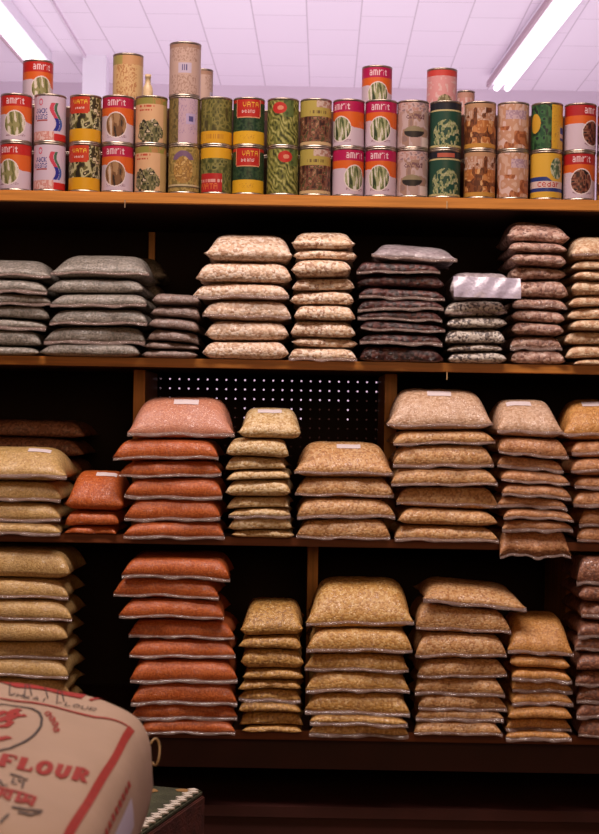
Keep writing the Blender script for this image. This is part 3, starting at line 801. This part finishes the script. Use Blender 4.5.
def uv_at(px, py):
    """solve for the point of the sack's top seen at a photo pixel"""
    u, v = 0.5, 0.5
    best = None
    for it in range(4):
        rng = [1.0, 0.12, 0.015, 0.002][it]
        cu, cv = (0, 0) if best is None else best[1:]
        best = None
        for a in range(-12, 13):
            for b in range(-12, 13):
                uu = max(-0.998, min(0.998, cu + a/12*rng)); vv = max(-0.998, min(0.998, cv + b/12*rng))
                x, y = sack_xy(uu, vv); X, Y, Z = SX+x, SY+y, sack_z0+ss(uu, vv)
                d = Y + DIST
                sx, sz = X*F_PX/d, (EYE-Z)*F_PX/d
                c, s = math.cos(ROLL), math.sin(ROLL)
                qx, qy = 299.5 + sx*c - sz*s, 417 + sx*s + sz*c
                e = (qx-px)**2 + (qy-py)**2
                if best is None or e < best[0]: best = (e, uu, vv)
    x, y = sack_xy(best[1], best[2])
    return (x, y)
def inv_uv(x, y):
    u, v = x/HW, y/HL
    for _ in range(6):
        a, b = sack_xy(u, v); u += (x-a)/HW; v += (y-b)/HL
        u = max(-0.999, min(0.999, u)); v = max(-0.999, min(0.999, v))
    return u, v
def strokes(name, m, lines, parent=sk, lift=0.0012, label=None, asp=1.0):
    """lines: [(points in local x,y), width] laid as ribbons on the sack's surface"""
    vs, fs = [], []
    for pts, wd in lines:
        P = [Vector(p) for p in pts]; Q = []
        for a, b in zip(P, P[1:]):
            n = max(1, int((b-a).length/0.006))
            for k in range(n): Q.append(a.lerp(b, k/n))
        Q.append(P[-1]); base = len(vs)
        for i, q in enumerate(Q):
            t = (Q[min(i+1, len(Q)-1)] - Q[max(i-1, 0)]).normalized(); nrm = Vector((-t.y, t.x))
            for s in (-0.5, 0.5):
                c = q + Vector((nrm.x, nrm.y*asp))*wd*s; u, v = inv_uv(c.x, c.y); vs.append((c.x, c.y, ss(u, v)+lift))
        for i in range(len(Q)-1): fs.append((base+2*i, base+2*i+1, base+2*i+3, base+2*i+2))
    o = link(name, pydata(name, vs, fs), m, parent)
    if label: o['label'] = label
    return o
def arc(cx, cy, rx, ry, a0, a1, n=24): return [(cx+rx*math.cos(math.radians(a0+(a1-a0)*i/n)), cy+ry*math.sin(math.radians(a0+(a1-a0)*i/n))) for i in range(n+1)]
# lettering helpers in a box: origin (x,y) lower left, w,h
def glyph(ch, x, y, w_, h_, th, tn):
    L_ = []
    def ln(pts, wd): L_.append(([(x+w_*a, y+h_*b) for a, b in pts], wd))
    if ch == 'F': ln([(.22,0),(.22,1)], th); ln([(0,0.03),(.5,0.03)], tn); ln([(0,.97),(.95,.97)], tn); ln([(.22,.5),(.68,.5)], tn); ln([(.93,.97),(.93,.72)], tn); ln([(.66,.36),(.66,.64)], tn)
    if ch == 'L': ln([(.25,0),(.25,1)], th); ln([(0,.97),(.5,.97)], tn); ln([(0,.03),(.95,.03)], tn); ln([(.93,.03),(.93,.34)], tn)
    if ch == 'O': ln([(.5+.36*math.cos(a*PI/12), .5+.46*math.sin(a*PI/12)) for a in range(25)], th*0.85)
    if ch == 'U': ln([(.22,1),(.22,.35),(.32,.1),(.5,.03),(.68,.1),(.78,.35),(.78,1)], th*0.85); ln([(0,.97),(.42,.97)], tn); ln([(.6,.97),(1,.97)], tn)
    if ch == 'R': ln([(.22,0),(.22,1)], th); ln([(0,.03),(.46,.03)], tn); ln([(0,.97),(.55,.97),(.76,.88),(.8,.74),(.72,.58),(.5,.5),(.25,.5)], th*0.7); ln([(.5,.5),(.8,.05),(1.0,.05)], th*0.8)
    if ch == 'M': ln([(.15,0),(.15,1),(.5,.25),(.85,1),(.85,0)], th*0.8)
    return L_
def pr(*pts): return [uv_at(*p) for p in pts]
strokes('printed_border', M_red, [(pr((132,729),(101,781),(72,829)) + [(0.196,-0.29)], 0.0064)])
strokes('printed_rear_border', M_red, [(pr((0,699),(30,703),(60,709),(96,718),(128,727)), 0.0020)], asp=3.5)
fl = []
for k, ch in enumerate('FLOUR'):
    gx = -2 + 18.3*k
    for pts, wd in glyph(ch, 0, 0, 1, 1, 0.0062, 0.0024):
        fl.append((pr(*[(gx + 15*a + 5*b, 766.5 + 0.19*(gx+15*a) - 11.5*b) for a, b in pts]), wd))
strokes('printed_word', M_red, fl, label='red capital lettering', asp=2.2)
hb = [(pr((-4,788),(37,799)), 0.0026), (pr((3,790),(-1,798)), 0.003), (pr((12,792),(8,801)), 0.003), (pr((8,792),(4,795),(6,799),(10,797)), 0.0025), (pr((20,794),(16,803)), 0.003),
      (pr((27,796),(23,804)), 0.003), (pr((22,799),(18,801),(21,804)), 0.0025), (pr((35,799),(31,807)), 0.003), (pr((30,800),(27,803),(30,805)), 0.0025)]
strokes('printed_hindi_word', M_red, hb, asp=2.2)
for pts in [((0,781),(2,786),(8,786)), ((10,775),(22,778)), ((14,779),(12,784),(17,785)), ((18,780),(21,783),(24,782),(22,789)), ((22,779),(28,781)), ((12,808),(28,811),(43,812)), ((18,813),(30,816),(41,814)), ((0,824),(9,815))]:
    strokes('printed_pen_mark', M_blk, [(pr(*pts), 0.0016)], asp=2.5)
strokes('printed_ring', M_blk, [(pr((-12,707),(3,705),(18,707),(31,709),(39,713),(42,719),(41,727),(35,735),(24,743),(11,749),(-2,752)), 0.0024)], asp=2.2)
sp_ = [(pr((-2,722),(8,718),(13,712),(20,710)), 0.007), (pr((6,722),(16,717),(26,716)), 0.005), (pr((-2,727),(6,727),(12,722)), 0.006), (pr((15,711),(19,717)), 0.005), (pr((-3,716),(6,712)), 0.006), (pr((-3,741),(4,739),(10,738)), 0.007)]
for (ax, ay) in ((47,714),(51,719),(54,724),(55,730)):
    sp_ += [(pr((ax-2,ay+1),(ax+1,ay-2),(ax+4,ay),(ax+3,ay+2.5)), 0.002), (pr((ax-1,ay+3),(ax+3,ay+1)), 0.002)]
leaf = sp_.pop(5)
strokes('printed_emblem', M_red, sp_, asp=2.0)
strokes('printed_leaf', M_red, [leaf], asp=2.0)
SEG = {'W': [[(0,1),(.25,0),(.5,.7),(.75,0),(1,1)]], 'H': [[(0,0),(0,1)],[(1,0),(1,1)],[(0,.5),(1,.5)]], 'O': [[(.5,0),(0,.3),(0,.7),(.5,1),(1,.7),(1,.3),(.5,0)]],
       'L': [[(0,1),(0,0),(1,0)]], 'E': [[(1,1),(0,1),(0,0),(1,0)],[(0,.5),(.8,.5)]], 'A': [[(0,0),(.5,1),(1,0)],[(.2,.35),(.8,.35)]], 'T': [[(.5,0),(.5,1)],[(0,1),(1,1)]],
       'U': [[(0,1),(0,.2),(.5,0),(1,.2),(1,1)]], 'R': [[(0,0),(0,1),(1,.9),(1,.6),(0,.5),(1,0)]], 'F': [[(0,0),(0,1),(1,1)],[(0,.5),(.8,.5)]]}
tx = []
for k, ch in enumerate('WHEAT FLOUR'):
    if ch == ' ': continue
    gx = 8 + 8.1*k
    base = 696.0 + 0.187*(gx-8)*(0.85+0.0017*gx)
    for sg in SEG[ch]: tx.append((pr(*[(gx + 5.6*a + 2*b, base - 3.0*b + 0.15*5*a) for a, b in sg]), 0.0011))
strokes('printed_rim_lettering', M_blk, tx, asp=3.0)
strokes('red_rim_band', M_redp, [(pr((-6,684.5),(20,686),(50,690),(84,697)), 0.018)], asp=1.6)
strokes('red_rim_band', M_redp, [(pr((90,701),(108,707)), 0.004)], asp=2.0)
# barcode panel on the right flank
def flank(name, m, lines):
    vs, fs = [], []
    for (v0, z0_, v1, z1_) in lines:
        base = len(vs); n = 10
        for i in range(n+1):
            v = v0+(v1-v0)*i/n
            for z_ in (z0_, z1_):
                # find u on the steep flank with this height
                lo, hi = 0.5, 0.99999
                for _ in range(30):
                    mid = (lo+hi)/2
                    if ss(mid, v) > z_: lo = mid
                    else: hi = mid
                x, y = sack_xy(hi, v); vs.append((x+0.0012, y, z_+0.0008))
        for i in range(n): fs.append((base+2*i, base+2*i+2, base+2*i+3, base+2*i+1))
    return link(name, pydata(name, vs, fs), m, sk)
flank('barcode_panel', M_lav, [(-0.60, 0.066+0.004*i, 0.06, 0.070+0.004*i) for i in range(7)])
flank('barcode_bars', M_bar, [(-0.57+0.045*i, 0.069, -0.57+0.045*i+0.016, 0.088) for i in range(13)])
for i in range(8): flank('flank_letter', M_red, [(-0.5+0.08*i, 0.102, -0.5+0.08*i+0.045, 0.108)])
# loop of stitching twine at the rear corner
def loop():
    c = at(160, 752, SY+HL+DIST-0.05)
    pts = []
    n = 28; r0 = 0.0011; vs, fs = [], []; k = 8
    for i in range(n+1):
        a = -2.2 + 4.6*i/n
        p = Vector((c.x-0.006+0.0055*math.cos(a), c.y+0.004*math.sin(2*a), c.z+0.015*math.sin(a))) - Vector((SX, SY, sack_z0))
        t = Vector((-0.0075*math.sin(a), 0, 0.019*math.cos(a))).normalized(); b = Vector((0,1,0)); nn = t.cross(b)
        for j in range(k):
            q = p + (nn*math.cos(2*PI*j/k) + b*math.sin(2*PI*j/k))*r0; vs.append(q)
    for i in range(n):
        for j in range(k): fs.append((i*k+j, i*k+(j+1) % k, (i+1)*k+(j+1) % k, (i+1)*k+j))
    link('twine_loop', pydata('loop', vs, fs), mat('twine', S(206,176,130), 0.7, noise=0.1), sk, smooth=True)
loop()
# low table that carries the sack (below the frame)
tb = tag(empty('low_table', (SX, SY, 0)), 'plain wooden table under the flour sack', 'table')
box('table_top', (-0.20, -0.28, sack_z0-0.025), (0.17, 0.24, sack_z0), M_woodv, tb, bev=0.002)
for sx in (-0.18, 0.13):
    for sy in (-0.26, 0.19): box('leg', (sx, sy, 0), (sx+0.04, sy+0.04, sack_z0-0.025), M_woodv, tb)

# ------------------------------------------------------------------ woven cloth over a low crate
def cloth_crate():
    A = at(203, 790, 2.70); B = at(151, 828, 2.46)
    zt = A.z
    ang = math.atan2(-(A.x-B.x), (A.y-B.y))
    t = empty('cloth_covered_crate', (A.x, A.y, 0), ang)
    tag(t, 'low crate under a dark woven cloth edged with white zigzag braid', 'crate')
    W_, L_ = 0.34, 0.46
    Mg = mat('green_woven_cloth', S(66,68,48), 0.9, noise=0.35, nscale=26, bump=0.4, bscale=200)
    Mr = mat('maroon_woven_cloth', S(84,38,28), 0.9, noise=0.45, nscale=30, bump=0.4, bscale=200)
    box('crate_body', (-W_+0.01, -L_+0.01, 0), (-0.01, -0.01, zt-0.012), M_plinth, t)
    box('cloth_top', (-W_, -L_, zt-0.010), (0, 0, zt), Mg, t, bev=0.003)
    box('cloth_side', (-0.006, -L_, zt-0.22), (0.004, 0, zt-0.010), Mr, t, bev=0.002)
    # zigzag braid: joined lozenges along the right edge
    vs, fs = [], []; n = 30
    for i in range(n):
        y = -0.012 - i*L_/n*0.96; s = 0.0105 if i % 1 == 0 else 0.008
        b = len(vs)
        off = 0.003 if i % 2 else -0.003
        for dx, dy in ((s, 0), (0, s*0.78), (-s, 0), (0, -s*0.78)): vs.append((-0.012+dx+off, y+dy, zt+0.0005))
        for dx, dy in ((s, 0), (0, s*0.78), (-s, 0), (0, -s*0.78)): vs.append((-0.012+dx+off, y+dy, zt+0.0030))
        fs += [(b, b+1, b+2, b+3)[::-1], (b+4, b+5, b+6, b+7)] + [(b+k, b+(k+1) % 4, b+4+(k+1) % 4, b+4+k) for k in range(4)]
    link('zigzag_braid', pydata('braid', vs, fs), mat('white_braid', S(214,204,190), 0.8), t)
    Mt = mat('tan_thread', S(150,112,64), 0.9)
    for (cx, cy, r) in ((-0.030, -0.018, 0.012), (-0.092, -0.040, 0.016), (-0.05, -0.24, 0.03)):
        vs = [(cx+r*math.cos(k*PI/3)*1.4, cy+r*math.sin(k*PI/3), zt+0.0012) for k in range(6)]
        link('tan_motif', pydata('motif', vs, [tuple(range(6))]), Mt, t)
cloth_crate()
